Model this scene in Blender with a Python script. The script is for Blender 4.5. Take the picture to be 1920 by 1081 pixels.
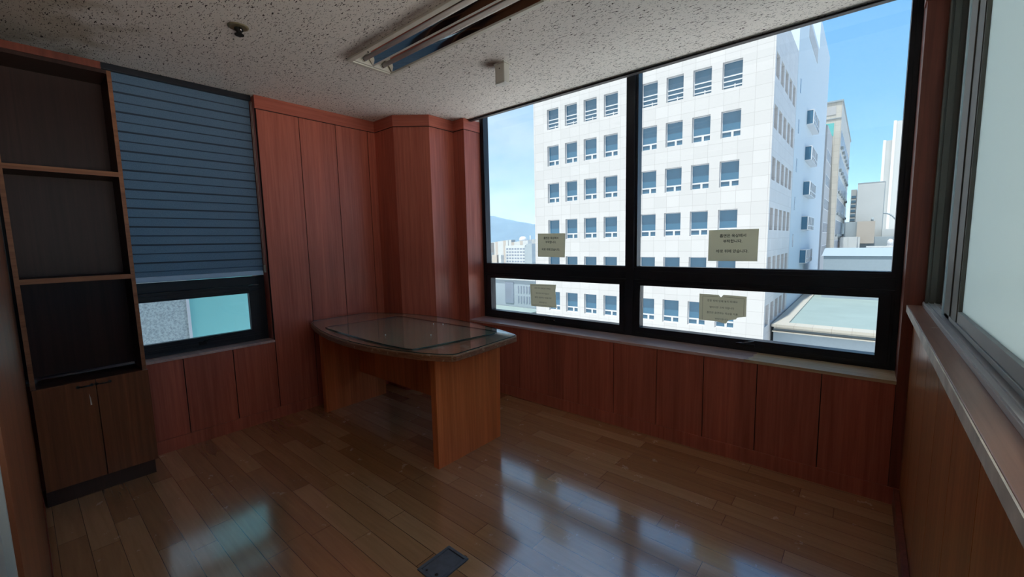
import bpy, bmesh, math, random
from mathutils import Vector, Matrix
random.seed(7)
D = bpy.data
for o in list(D.objects): D.objects.remove(o)
SC = bpy.context.scene
COL = SC.collection

# ------------------------------------------------------------------ camera
cam_d = D.cameras.new('camera'); cam = D.objects.new('camera', cam_d); COL.objects.link(cam)
R_ = Vector((0.76443486, 0.64434779, -0.02133695)); U_ = Vector((-0.05463006, 0.09771732, 0.99371368)); F_ = Vector((-0.64238221, 0.75846374, -0.10989929))
m = Matrix(((R_.x, U_.x, -F_.x, 3.4133), (R_.y, U_.y, -F_.y, -2.6505), (R_.z, U_.z, -F_.z, 1.3126), (0, 0, 0, 1)))
cam.matrix_world = m
cam_d.sensor_width = 36.0; cam_d.lens = 785.3065 / 1920 * 36.0
cam_d.clip_start = 0.005; cam_d.clip_end = 6000
SC.camera = cam

# ------------------------------------------------------------------ sky, sun, exposure
SC.view_settings.view_transform = 'Standard'; SC.view_settings.look = 'None'
SC.view_settings.gamma = 1.0; SC.view_settings.use_curve_mapping = False
SC.view_settings.exposure = 0.20
W = D.worlds.new('sky'); SC.world = W; W.use_nodes = True
nt = W.node_tree; nt.nodes.clear()
N = nt.nodes.new; LK = nt.links.new
wo = N('ShaderNodeOutputWorld'); bg = N('ShaderNodeBackground'); LK(bg.outputs[0], wo.inputs[0])
tc = N('ShaderNodeTexCoord'); sep = N('ShaderNodeSeparateXYZ'); LK(tc.outputs['Generated'], sep.inputs[0])
def mathn(op, a, b=None, clamp=False):
    n = N('ShaderNodeMath'); n.operation = op; n.use_clamp = clamp
    for i, v in enumerate((a, b)):
        if v is None: continue
        if isinstance(v, (int, float)): n.inputs[i].default_value = v
        else: LK(v, n.inputs[i])
    return n.outputs[0]
def mixc(f, a, b):
    n = N('ShaderNodeMix'); n.data_type = 'RGBA'
    for s, v in ((n.inputs[0], f), (n.inputs[6], a), (n.inputs[7], b)):
        if isinstance(v, (int, float)): s.default_value = v
        elif isinstance(v, tuple): s.default_value = (*v, 1)
        else: LK(v, s)
    return n.outputs[2]
zf = mathn('MULTIPLY', sep.outputs[2], 1.5, True)
clear = mixc(zf, (0.26, 0.57, 0.94), (0.14, 0.43, 0.90))
# thin white haze and cloud banks, thickest to the west (-x) and low down
wx = mathn('MULTIPLY', mathn('ADD', mathn('MULTIPLY', sep.outputs[0], -1.0), -0.12), 1.3, True)
mp = N('ShaderNodeMapping'); mp.inputs['Scale'].default_value = (1.6, 1.6, 4.5); LK(tc.outputs['Generated'], mp.inputs[0])
nz = N('ShaderNodeTexNoise'); nz.inputs['Scale'].default_value = 2.2; nz.inputs['Detail'].default_value = 6; nz.inputs['Roughness'].default_value = 0.55; LK(mp.outputs[0], nz.inputs[0])
cl = mathn('MULTIPLY', mathn('SUBTRACT', nz.outputs[0], 0.38), 3.0, True)
cf = mathn('MULTIPLY', mathn('ADD', mathn('MULTIPLY', cl, 0.8), 0.45), wx, True)
sk = mixc(cf, clear, (0.70, 0.82, 0.92))
# brightness added to the unseen sky behind the building (south, -y), as fill
sb = mathn('MULTIPLY', mathn('ADD', mathn('MULTIPLY', sep.outputs[1], -1.0), 0.02), 1.5, True)
sk = mixc(sb, sk, (1.1, 1.15, 1.2))
LK(sk, bg.inputs[0]); bg.inputs[1].default_value = 1.0

sun_d = D.lights.new('sun', 'SUN'); sun_d.energy = 6.0; sun_d.angle = math.radians(0.6); sun_d.color = (1.0, 0.95, 0.88)
sun = D.objects.new('sun', sun_d); COL.objects.link(sun)
sd = Vector((0.028, 0.31, -0.95)); sun.rotation_euler = sd.to_track_quat('-Z', 'Y').to_euler(); sun.location = (0, -20, 30)

# ------------------------------------------------------------------ helpers
class MB:
    def __init__(s): s.v = []; s.f = []; s.mi = []; s.sm = []
    def add(s, vs, fs, mi=0, smooth=False):
        b = len(s.v); s.v += [tuple(v) for v in vs]
        for f in fs: s.f.append(tuple(b + i for i in f)); s.mi.append(mi); s.sm.append(smooth)
        return s
    def box(s, x0, x1, y0, y1, z0, z1, mi=0):
        x0, x1 = sorted((x0, x1)); y0, y1 = sorted((y0, y1)); z0, z1 = sorted((z0, z1))
        return s.add([(x0, y0, z0), (x1, y0, z0), (x1, y1, z0), (x0, y1, z0), (x0, y0, z1), (x1, y0, z1), (x1, y1, z1), (x0, y1, z1)],
                     [(0, 3, 2, 1), (4, 5, 6, 7), (0, 1, 5, 4), (1, 2, 6, 5), (2, 3, 7, 6), (3, 0, 4, 7)], mi)
    def prism(s, pts, z0, z1, mi=0):           # pts: (x, y) counter-clockwise outline
        n = len(pts); a = [(p[0], p[1], z0) for p in pts] + [(p[0], p[1], z1) for p in pts]
        return s.add(a, [tuple(reversed(range(n))), tuple(range(n, 2 * n))] + [(i, (i + 1) % n, n + (i + 1) % n, n + i) for i in range(n)], mi)
    def prism_y(s, pts, y0, y1, mi=0):         # pts: (x, z) outline
        n = len(pts); a = [(p[0], y0, p[1]) for p in pts] + [(p[0], y1, p[1]) for p in pts]
        return s.add(a, [tuple(range(n)), tuple(reversed(range(n, 2 * n)))] + [((i + 1) % n, i, n + i, n + (i + 1) % n) for i in range(n)], mi)
    def prism_x(s, pts, x0, x1, mi=0):         # pts: (y, z) outline
        n = len(pts); a = [(x0, p[0], p[1]) for p in pts] + [(x1, p[0], p[1]) for p in pts]
        return s.add(a, [tuple(reversed(range(n))), tuple(range(n, 2 * n))] + [(i, (i + 1) % n, n + (i + 1) % n, n + i) for i in range(n)], mi)
    def cyl(s, p0, p1, r0, r1=None, n=16, mi=0, caps=True):
        r1 = r0 if r1 is None else r1; p0 = Vector(p0); p1 = Vector(p1); d = (p1 - p0).normalized()
        a = d.orthogonal().normalized(); b = d.cross(a); vs = []
        for p, r in ((p0, r0), (p1, r1)):
            for i in range(n):
                t = 2 * math.pi * i / n; vs.append(p + a * (r * math.cos(t)) + b * (r * math.sin(t)))
        s.add(vs, [(i, (i + 1) % n, n + (i + 1) % n, n + i) for i in range(n)], mi, True)
        if caps: s.add(vs, [tuple(reversed(range(n))), tuple(range(n, 2 * n))], mi)
        return s
    def lathe(s, c, prof, n=24, mi=0):         # prof: (r, z) list, about the vertical through c
        vs = []; k = len(prof)
        for r, z in prof:
            for i in range(n):
                t = 2 * math.pi * i / n; vs.append((c[0] + r * math.cos(t), c[1] + r * math.sin(t), c[2] + z))
        fs = [(j * n + i, j * n + (i + 1) % n, (j + 1) * n + (i + 1) % n, (j + 1) * n + i) for j in range(k - 1) for i in range(n)]
        s.add(vs, fs, mi, True); s.add(vs[:n], [tuple(range(n))], mi); s.add(vs[-n:], [tuple(range(n))], mi)
        return s
    def tube(s, pts, r, n=8, mi=0):
        for a, b in zip(pts[:-1], pts[1:]): s.cyl(a, b, r, r, n, mi)
        return s

def obj(name, mb, mats, parent=None, bevel=0.0, seg=2):
    off = Vector((0, 0, 0)); p = parent
    while p is not None: off += p.location; p = p.parent
    me = D.meshes.new(name); me.from_pydata([tuple(Vector(v) - off) for v in mb.v], [], mb.f)
    for M_ in (mats if isinstance(mats, (list, tuple)) else [mats]): me.materials.append(M_)
    for i, pl in enumerate(me.polygons): pl.material_index = mb.mi[i]; pl.use_smooth = mb.sm[i]
    bm = bmesh.new(); bm.from_mesh(me); bmesh.ops.remove_doubles(bm, verts=bm.verts, dist=1e-6)
    bmesh.ops.recalc_face_normals(bm, faces=bm.faces)
    bm.to_mesh(me); bm.free(); me.update()
    o = D.objects.new(name, me); COL.objects.link(o)
    if parent: o.parent = parent
    if bevel:
        b = o.modifiers.new('bevel', 'BEVEL'); b.width = bevel; b.segments = seg; b.limit_method = 'ANGLE'; b.angle_limit = math.radians(40)
    return o
def tag(o, label=None, cat=None, group=None, kind=None):
    if label: o['label'] = label
    if cat: o['category'] = cat
    if group: o['group'] = group
    if kind: o['kind'] = kind
    return o
def thing(name, loc, label, cat, group=None):
    o = D.objects.new(name, None); o.empty_display_size = 0.1; COL.objects.link(o); o.location = loc
    return tag(o, label, cat, group)
def struct(name, mb, mats, bevel=0.0):
    return tag(obj(name, mb, mats, None, bevel), kind='structure')
def copy_tree(o, parent=None, loc=None):
    c = o.copy(); COL.objects.link(c)
    if parent: c.parent = parent
    if loc is not None: c.location = loc
    for ch in list(o.children): copy_tree(ch, c)
    return c

# ------------------------------------------------------------------ materials
def newmat(name):
    M_ = D.materials.new(name); M_.use_nodes = True; t = M_.node_tree
    return M_, t, t.nodes['Principled BSDF'], t.nodes['Material Output']
def _n(t, typ, ins=None, **kw):
    n = t.nodes.new(typ)
    for k, v in kw.items(): setattr(n, k, v)
    for k, v in (ins or {}).items():
        if hasattr(v, 'is_linked'): t.links.new(v, n.inputs[k])
        elif isinstance(v, tuple) and len(v) == 3 and n.inputs[k].type == 'RGBA': n.inputs[k].default_value = (*v, 1)
        else: n.inputs[k].default_value = v
    return n
def ramp(t, fac, stops):
    n = t.nodes.new('ShaderNodeValToRGB'); cr = n.color_ramp
    while len(cr.elements) < len(stops): cr.elements.new(0.5)
    for e, (p, c) in zip(cr.elements, stops): e.position = p; e.color = (*c, 1) if len(c) == 3 else c
    t.links.new(fac, n.inputs[0]); return n.outputs[0]
def plain(name, col, rough=0.5, metal=0.0, spec=0.5, bump=0.0, bscale=60.0, vary=0.0, vscale=6.0):
    M_, t, b, o = newmat(name)
    b.inputs['Roughness'].default_value = rough; b.inputs['Metallic'].default_value = metal; b.inputs['Specular IOR Level'].default_value = spec
    tc = _n(t, 'ShaderNodeTexCoord')
    nz = _n(t, 'ShaderNodeTexNoise', {'Vector': tc.outputs['Object'], 'Scale': vscale, 'Detail': 5.0})
    k = vary
    c = ramp(t, nz.outputs[0], [(0.3, tuple(x * (1 - k) for x in col)), (0.7, tuple(min(1, x * (1 + k)) for x in col))])
    t.links.new(c, b.inputs['Base Color'])
    if bump:
        n2 = _n(t, 'ShaderNodeTexNoise', {'Vector': tc.outputs['Object'], 'Scale': bscale, 'Detail': 4.0})
        bp = _n(t, 'ShaderNodeBump', {'Height': n2.outputs[0], 'Strength': bump, 'Distance': 0.01}); t.links.new(bp.outputs[0], b.inputs['Normal'])
    return M_
def wood(name, dark, light, grain=(55, 55, 1.6), rough=0.35, coat=0.06, rot=None, wear=None):
    M_, t, b, o = newmat(name)
    tc = _n(t, 'ShaderNodeTexCoord')
    mp = _n(t, 'ShaderNodeMapping', {'Vector': tc.outputs['Object'], 'Scale': grain})
    n1 = _n(t, 'ShaderNodeTexNoise', {'Vector': mp.outputs[0], 'Scale': 1.0, 'Detail': 7.0, 'Roughness': 0.65, 'Distortion': 0.4})
    mp2 = _n(t, 'ShaderNodeMapping', {'Vector': tc.outputs['Object'], 'Scale': tuple(g * 0.12 for g in grain)})
    n2 = _n(t, 'ShaderNodeTexNoise', {'Vector': mp2.outputs[0], 'Scale': 1.0, 'Detail': 3.0})
    mid = tuple((a + c) / 2 for a, c in zip(dark, light))
    c1 = ramp(t, n1.outputs[0], [(0.32, dark), (0.5, mid), (0.68, light)])
    c2 = ramp(t, n2.outputs[0], [(0.3, (0.78, 0.78, 0.78)), (0.7, (1.15, 1.12, 1.08))])
    mx = _n(t, 'ShaderNodeMix', {0: 1.0, 6: c1, 7: c2}, data_type='RGBA', blend_type='MULTIPLY')
    col = mx.outputs[2]
    if wear:
        n3 = _n(t, 'ShaderNodeTexNoise', {'Vector': tc.outputs['Object'], 'Scale': wear[1], 'Detail': 6.0, 'Roughness': 0.7})
        w = ramp(t, n3.outputs[0], [(wear[2], (0, 0, 0)), (wear[2] + 0.06, (1, 1, 1))])
        m3 = _n(t, 'ShaderNodeMix', {0: w, 6: col, 7: wear[0]}, data_type='RGBA'); col = m3.outputs[2]
    t.links.new(col, b.inputs['Base Color'])
    b.inputs['Roughness'].default_value = rough; b.inputs['Coat Weight'].default_value = coat; b.inputs['Coat Roughness'].default_value = 0.22; b.inputs['Specular IOR Level'].default_value = 0.3
    bp = _n(t, 'ShaderNodeBump', {'Height': n1.outputs[0], 'Strength': 0.06, 'Distance': 0.002}); t.links.new(bp.outputs[0], b.inputs['Normal'])
    return M_

CHERRY_D, CHERRY_L = (0.38, 0.094, 0.062), (0.56, 0.160, 0.108)
m_cherry = wood('cherry_panel', CHERRY_D, CHERRY_L, rough=0.38)
m_cherry_h = wood('cherry_trim', CHERRY_D, CHERRY_L, grain=(1.6, 1.6, 60), rough=0.38)
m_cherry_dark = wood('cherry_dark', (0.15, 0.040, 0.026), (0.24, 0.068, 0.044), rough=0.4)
m_sill = wood('sill_veneer', (0.52, 0.36, 0.34), (0.66, 0.48, 0.46), grain=(1.4, 45, 45), rough=0.22, coat=1.0)
m_rawboard = wood('raw_board', (0.42, 0.29, 0.17), (0.68, 0.52, 0.34), grain=(2.5, 60, 60), rough=0.5, coat=0.0)
m_desk = wood('desk_veneer', (0.54, 0.135, 0.040), (0.74, 0.22, 0.072), grain=(50, 50, 1.5), rough=0.36)
m_desktop = wood('desk_top', (0.30, 0.17, 0.11), (0.46, 0.31, 0.21), grain=(1.6, 40, 40), rough=0.3, wear=((0.58, 0.50, 0.38), 5.0, 0.60))
m_deskedge = wood('desk_edge', (0.16, 0.062, 0.03), (0.33, 0.15, 0.08), grain=(6, 40, 120), rough=0.45, coat=0.1, wear=((0.40, 0.27, 0.17), 30.0, 0.58))
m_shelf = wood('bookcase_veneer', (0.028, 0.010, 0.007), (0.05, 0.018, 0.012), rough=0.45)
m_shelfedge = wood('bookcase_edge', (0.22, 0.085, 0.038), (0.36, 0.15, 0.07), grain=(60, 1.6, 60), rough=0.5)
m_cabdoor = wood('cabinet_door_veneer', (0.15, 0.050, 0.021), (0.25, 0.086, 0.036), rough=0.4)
m_ledge = wood('ledge_veneer', (0.22, 0.10, 0.065), (0.36, 0.18, 0.12), grain=(45, 1.4, 45), rough=0.38, coat=0.12, wear=((0.50, 0.40, 0.31), 7.0, 0.66))
m_rightpanel = wood('right_panel', (0.34, 0.125, 0.045), (0.52, 0.22, 0.085), rough=0.30, coat=0.4)
m_wornedge = plain('worn_edge', (0.62, 0.56, 0.48), 0.6, vary=0.25, vscale=14)
m_gap = plain('groove_backing', (0.02, 0.008, 0.006), 0.9)
m_white = plain('white_paint', (0.74, 0.72, 0.68), 0.6, vary=0.05)
m_frame = plain('black_window_aluminium', (0.013, 0.015, 0.022), 0.38, spec=0.4, vary=0.2)
m_gasket = plain('black_rubber', (0.008, 0.008, 0.009), 0.8)
m_grey_alu = plain('grey_aluminium', (0.26, 0.27, 0.26), 0.5, 0.1, vary=0.06)
m_taupe_alu = plain('taupe_aluminium', (0.13, 0.125, 0.105), 0.55, 0.0, vary=0.06)
m_chrome = plain('chrome', (0.6, 0.6, 0.6), 0.2, 1.0)
m_dkmetal = plain('dark_metal', (0.05, 0.045, 0.04), 0.4, 0.7)
m_plastic = plain('cream_plastic', (0.62, 0.59, 0.52), 0.45, vary=0.08)
m_blacktrim = plain('black_ceiling_trim', (0.02, 0.015, 0.018), 0.5)

# floor: laminate strips along x
m_floor, t, b, o = newmat('laminate_floor')
tc = _n(t, 'ShaderNodeTexCoord')
mp = _n(t, 'ShaderNodeMapping', {'Vector': tc.outputs['Object'], 'Location': (0.13, 0.02, 0)})
br = _n(t, 'ShaderNodeTexBrick', {'Vector': mp.outputs[0], 'Color1': (0.0, 0.0, 0.0), 'Color2': (1.0, 1.0, 1.0), 'Mortar': (0.5, 0.5, 0.5), 'Scale': 1.0, 'Mortar Size': 0.0011, 'Mortar Smooth': 0.1, 'Brick Width': 0.62, 'Row Height': 0.094})
br.offset = 0.37; br.offset_frequency = 3; br.squash = 1.35; br.squash_frequency = 2
base = ramp(t, br.outputs['Color'], [(0.0, (0.35, 0.180, 0.080)), (0.35, (0.42, 0.225, 0.106)), (0.7, (0.46, 0.257, 0.126)), (1.0, (0.53, 0.315, 0.165))])
mp2 = _n(t, 'ShaderNodeMapping', {'Vector': tc.outputs['Object'], 'Scale': (3.0, 46, 1)})
ng = _n(t, 'ShaderNodeTexNoise', {'Vector': mp2.outputs[0], 'Scale': 1.0, 'Detail': 6.0, 'Roughness': 0.6, 'Distortion': 0.6})
g = ramp(t, ng.outputs[0], [(0.25, (0.84, 0.82, 0.80)), (0.75, (1.12, 1.1, 1.08))])
mx = _n(t, 'ShaderNodeMix', {0: 1.0, 6: base, 7: g}, data_type='RGBA', blend_type='MULTIPLY')
seam = _n(t, 'ShaderNodeMix', {0: br.outputs['Fac'], 6: mx.outputs[2], 7: (0.07, 0.035, 0.02)}, data_type='RGBA')
nd = _n(t, 'ShaderNodeTexNoise', {'Vector': tc.outputs['Object'], 'Scale': 24.0, 'Detail': 8.0, 'Roughness': 0.75})
spk = ramp(t, nd.outputs[0], [(0.70, (0, 0, 0)), (0.74, (0.55, 0.55, 0.55))])
dirt = _n(t, 'ShaderNodeMix', {0: spk, 6: seam.outputs[2], 7: (0.16, 0.10, 0.06)}, data_type='RGBA')
t.links.new(dirt.outputs[2], b.inputs['Base Color'])
nr = _n(t, 'ShaderNodeTexNoise', {'Vector': tc.outputs['Object'], 'Scale': 9.0, 'Detail': 8.0, 'Roughness': 0.7})
rr = ramp(t, nr.outputs[0], [(0.35, (0.16, 0.16, 0.16)), (0.7, (0.30, 0.30, 0.30))])
t.links.new(rr, b.inputs['Roughness']); b.inputs['Specular IOR Level'].default_value = 1.0
b.inputs['Coat Weight'].default_value = 1.0; b.inputs['Coat IOR'].default_value = 2.15; b.inputs['Coat Roughness'].default_value = 0.12
inv = _n(t, 'ShaderNodeMath', {0: 1.0, 1: br.outputs['Fac']}, operation='SUBTRACT')
ad = _n(t, 'ShaderNodeMath', {0: inv.outputs[0], 1: nr.outputs[0]}, operation='ADD')
bp = _n(t, 'ShaderNodeBump', {'Height': ad.outputs[0], 'Strength': 0.10, 'Distance': 0.003}); t.links.new(bp.outputs[0], b.inputs['Normal'])

# ceiling: fissured mineral fibre boards
m_ceil, t, b, o = newmat('fissured_ceiling_board')
tc = _n(t, 'ShaderNodeTexCoord')
marks = None
for k, (rz, sc, th, sx) in enumerate(((0.25, 135, 0.650, 0.30), (-0.45, 112, 0.662, 0.36), (0.9, 150, 0.672, 0.5))):
    mp = _n(t, 'ShaderNodeMapping', {'Vector': tc.outputs['Object'], 'Rotation': (0, 0, rz), 'Scale': (sx, 1.0, 1.0), 'Location': (k * 3.7, k * 1.3, 0)})
    nn = _n(t, 'ShaderNodeTexNoise', {'Vector': mp.outputs[0], 'Scale': float(sc), 'Detail': 1.5, 'Roughness': 0.5, 'Distortion': 0.9})
    r = ramp(t, nn.outputs[0], [(th, (0, 0, 0)), (th + 0.02, (1, 1, 1))])
    marks = r if marks is None else _n(t, 'ShaderNodeMix', {0: 1.0, 6: marks, 7: r}, data_type='RGBA', blend_type='LIGHTEN').outputs[2]
st = _n(t, 'ShaderNodeTexNoise', {'Vector': tc.outputs['Object'], 'Scale': 1.1, 'Detail': 3.0})
cb = ramp(t, st.outputs[0], [(0.3, (0.78, 0.73, 0.69)), (0.7, (0.86, 0.82, 0.77))])
# brown water stain over the bookcase corner
sx_ = _n(t, 'ShaderNodeVectorMath', {0: tc.outputs['Object'], 1: (0.35, -2.62, 2.4)}, operation='DISTANCE')
nzs = _n(t, 'ShaderNodeTexNoise', {'Vector': tc.outputs['Object'], 'Scale': 5.0, 'Detail': 4.0})
dsum = _n(t, 'ShaderNodeMath', {0: sx_.outputs['Value'], 1: nzs.outputs[0]}, operation='ADD')
stn = ramp(t, dsum.outputs[0], [(0.55, (0.40, 0.40, 0.40)), (0.78, (0.55, 0.55, 0.55)), (1.0, (0, 0, 0))])
cs = _n(t, 'ShaderNodeMix', {0: stn, 6: cb, 7: (0.34, 0.28, 0.17)}, data_type='RGBA')
# dark streak beside the light fitting, along its rear edge
sp = _n(t, 'ShaderNodeSeparateXYZ', {0: tc.outputs['Object']})
def M2(op, a, c, cl_=False):
    n = _n(t, 'ShaderNodeMath', {0: a, 1: c}, operation=op); n.use_clamp = cl_; return n.outputs[0]
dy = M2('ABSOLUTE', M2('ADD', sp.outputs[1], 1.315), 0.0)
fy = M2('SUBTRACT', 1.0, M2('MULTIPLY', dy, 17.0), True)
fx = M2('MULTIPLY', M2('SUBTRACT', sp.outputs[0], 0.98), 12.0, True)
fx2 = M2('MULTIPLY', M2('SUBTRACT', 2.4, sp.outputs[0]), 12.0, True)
dark_streak = M2('MULTIPLY', M2('MULTIPLY', fy, fx), M2('MULTIPLY', fx2, M2('ADD', nzs.outputs[0], 0.25)), True)
so = _n(t, 'ShaderNodeMix', {0: dark_streak, 6: cs.outputs[2], 7: (0.10, 0.05, 0.035)}, data_type='RGBA')
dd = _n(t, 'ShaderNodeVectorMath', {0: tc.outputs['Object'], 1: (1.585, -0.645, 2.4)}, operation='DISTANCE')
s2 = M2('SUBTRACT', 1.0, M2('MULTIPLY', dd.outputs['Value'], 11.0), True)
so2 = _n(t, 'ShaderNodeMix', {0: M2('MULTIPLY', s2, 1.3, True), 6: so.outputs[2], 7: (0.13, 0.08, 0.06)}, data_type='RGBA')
cm = _n(t, 'ShaderNodeMix', {0: marks, 6: so2.outputs[2], 7: (0.06, 0.045, 0.04)}, data_type='RGBA')
t.links.new(cm.outputs[2], b.inputs['Base Color']); b.inputs['Roughness'].default_value = 0.9; b.inputs['Specular IOR Level'].default_value = 0.15
bw = _n(t, 'ShaderNodeRGBToBW', {0: marks}); nf = _n(t, 'ShaderNodeTexNoise', {'Vector': tc.outputs['Object'], 'Scale': 320.0, 'Detail': 2.0})
hh = _n(t, 'ShaderNodeMath', {0: nf.outputs[0], 1: bw.outputs[0]}, operation='SUBTRACT')
bp = _n(t, 'ShaderNodeBump', {'Height': hh.outputs[0], 'Strength': 0.35, 'Distance': 0.004}); t.links.new(bp.outputs[0], b.inputs['Normal'])

def pane_mat(name, tint, refl=1.0, ior=1.45, rough=0.0):
    M_, t, b, o = newmat(name); t.nodes.remove(b)
    tr = _n(t, 'ShaderNodeBsdfTransparent', {'Color': tint}); gl = _n(t, 'ShaderNodeBsdfGlossy', {'Color': (refl, refl, refl), 'Roughness': rough})
    fa = _n(t, 'ShaderNodeLayerWeight', {'Blend': 0.5}); p5 = _n(t, 'ShaderNodeMath', {0: fa.outputs['Facing'], 1: 5.0}, operation='POWER')
    r0 = ((ior - 1) / (ior + 1)) ** 2; fr = _n(t, 'ShaderNodeMath', {0: p5.outputs[0], 1: 1 - r0, 2: r0}, operation='MULTIPLY_ADD'); mx = _n(t, 'ShaderNodeMixShader', {0: fr.outputs[0]})
    t.links.new(tr.outputs[0], mx.inputs[1]); t.links.new(gl.outputs[0], mx.inputs[2]); t.links.new(mx.outputs[0], o.inputs[0])
    return M_
m_glass = pane_mat('window_glass', (0.97, 0.985, 0.98), 0.8)
m_tableglass = pane_mat('table_glass', (0.93, 0.965, 0.95), 1.0, 1.55, 0.015)
m_glassedge = plain('glass_edge', (0.03, 0.07, 0.06), 0.1, spec=0.8)
m_frost, t, b, o = newmat('frosted_glass'); t.nodes.remove(b)
tl = _n(t, 'ShaderNodeBsdfTranslucent', {'Color': (0.53, 0.60, 0.61)}); df = _n(t, 'ShaderNodeBsdfDiffuse', {'Color': (0.58, 0.64, 0.63)})
m1 = _n(t, 'ShaderNodeMixShader', {0: 0.12}); t.links.new(tl.outputs[0], m1.inputs[1]); t.links.new(df.outputs[0], m1.inputs[2])
gl = _n(t, 'ShaderNodeBsdfGlossy', {'Color': (1.0, 1.0, 1.0), 'Roughness': 0.3}); m2 = _n(t, 'ShaderNodeMixShader', {0: 0.05})
t.links.new(m1.outputs[0], m2.inputs[1]); t.links.new(gl.outputs[0], m2.inputs[2]); t.links.new(m2.outputs[0], o.inputs[0])
m_paper, t, b, o = newmat('notice_paper'); t.nodes.remove(b)
tcp = _n(t, 'ShaderNodeTexCoord'); npz = _n(t, 'ShaderNodeTexNoise', {'Vector': tcp.outputs['Object'], 'Scale': 9.0, 'Detail': 4.0})
pc = ramp(t, npz.outputs[0], [(0.3, (0.42, 0.42, 0.30)), (0.7, (0.50, 0.50, 0.36))])
tl = _n(t, 'ShaderNodeBsdfTranslucent', {'Color': (0.80, 0.75, 0.62)}); df = _n(t, 'ShaderNodeBsdfDiffuse', {'Color': pc})
m1 = _n(t, 'ShaderNodeMixShader', {0: 0.45}); t.links.new(tl.outputs[0], m1.inputs[1]); t.links.new(df.outputs[0], m1.inputs[2]); t.links.new(m1.outputs[0], o.inputs[0])
m_ink = plain('black_ink', (0.006, 0.006, 0.006), 0.8)

# ------------------------------------------------------------------ room shell
H = 2.4
struct('floor', MB().box(-0.4, 3.9, -2.95, 0.3, -0.12, 0.0), m_floor)
FX0, FX1, FY0, FY1 = 1.022, 2.262, -1.285, -0.978      # light fitting opening
struct('ceiling', MB().box(-0.4, 3.9, -2.95, FY0 + .01, H, H + 0.04).box(-0.4, 3.9, FY1 - .01, 0.075, H, H + 0.04).box(-0.4, FX0 + .01, FY0 + .01, FY1 - .01, H, H + 0.04).box(FX1 - .01, 3.9, FY0 + .01, FY1 - .01, H, H + 0.04), m_ceil)
struct('trim_1', MB().box(0.655, 3.555, 0.074, 0.090, H - 0.014, H + 0.05).box(0.655, 3.555, 0.055, 0.090, H - 0.0165, H - 0.013), m_blacktrim)
struct('trim_2', MB().box(0.5, 3.7, 0.091, 0.30, 2.56, 2.60).box(0.645, 0.652, 0.0905, 0.20, H + 0.001, 2.56).box(0.5, 3.7, 0.075, 0.0905, H + 0.041, 2.6), m_white)

def panels_x(mb, x, d, ys, z0, z1, gap=0.0055):      # boards on a plane x=const facing +x, grooves between
    for a, c in zip(ys[:-1], ys[1:]):
        mb.box(x - d, x, a + gap / 2, c - gap / 2, z0, z1)
    mb.box(x - 0.03, x - d * 0.6, ys[0], ys[-1], z0, z1, 1)
def panels_y(mb, y, d, xs, z0, z1, gap=0.0045):      # boards on a plane y=const facing -y
    for a, c in zip(xs[:-1], xs[1:]):
        mb.box(a + gap / 2, c - gap / 2, y, y + d, z0, z1)
    mb.box(xs[0], xs[-1], y + d * 0.6, y + 0.03, z0, z1, 1)

ZT = 2.308
# left wall (x = 0)
w = MB()
panels_x(w, 0, 0.008, [-1.43, -1.1316, -0.8375, -0.545, -0.40], 0.08, ZT)
w.box(-0.36, -0.028, -1.43, 0.31, 0, H).box(-0.03, 0, -1.43, -0.40, 0, 0.08)
panels_x(w, 0, 0.008, [-2.70, -2.565, -2.28, -1.9975, -1.7115, -1.43], 0.08, 0.596)
w.box(-0.36, -0.028, -2.95, -1.43, 0, 0.596).box(-0.03, 0, -2.70, -1.43, 0, 0.08)
w.box(-0.36, -0.15, -2.95, -2.70, 0.596, H).box(-0.15, 0, -2.95, -2.70, 0.596, H)
w.box(-0.128, -0.027, -1.4302, -1.40, 0.596, H)
struct('wall_left', w, [m_cherry, m_gap])
struct('trim_3', MB().box(-0.012, 0.007, -1.437, -0.465, ZT, H - 0.001), m_cherry_h)
struct('baseboard_left', MB().box(0.0, 0.008, -2.66, -0.47, 0.0, 0.085), m_cherry)
struct('trim_4', MB().box(-0.13, 0.006, -2.69, -1.432, 0.596, 0.612), m_sill)
# corner pillar with a chamfered corner
pil = [(0.0005, -0.472), (0.2846, -0.472), (0.5113, -0.2714), (0.5113, 0.02), (0.0005, 0.02)]
struct('wall_corner', MB().prism(pil, 0, ZT), m_cherry)
pt = [(0.0075, -0.480), (0.2878, -0.480), (0.5193, -0.2750), (0.5193, 0.02), (0.0075, 0.02)]
struct('trim_5', MB().prism(pt, ZT, H - 0.001), m_cherry_h)
struct('trim_11', MB().box(-0.010, 0.0012, -1.4365, -0.465, ZT - 0.005, ZT), m_gap)  # dark strips drawn in place of the shadow gap under the trims
struct('trim_12', MB().prism([(0.0015, -0.4735), (0.2851, -0.4735), (0.5128, -0.2720), (0.5128, 0.02), (0.0015, 0.02)], ZT - 0.005, ZT), m_gap)
struct('trim_13', MB().box(0.5135, 0.6535, -0.0015, 0.196, ZT - 0.005, ZT), m_gap)
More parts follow.
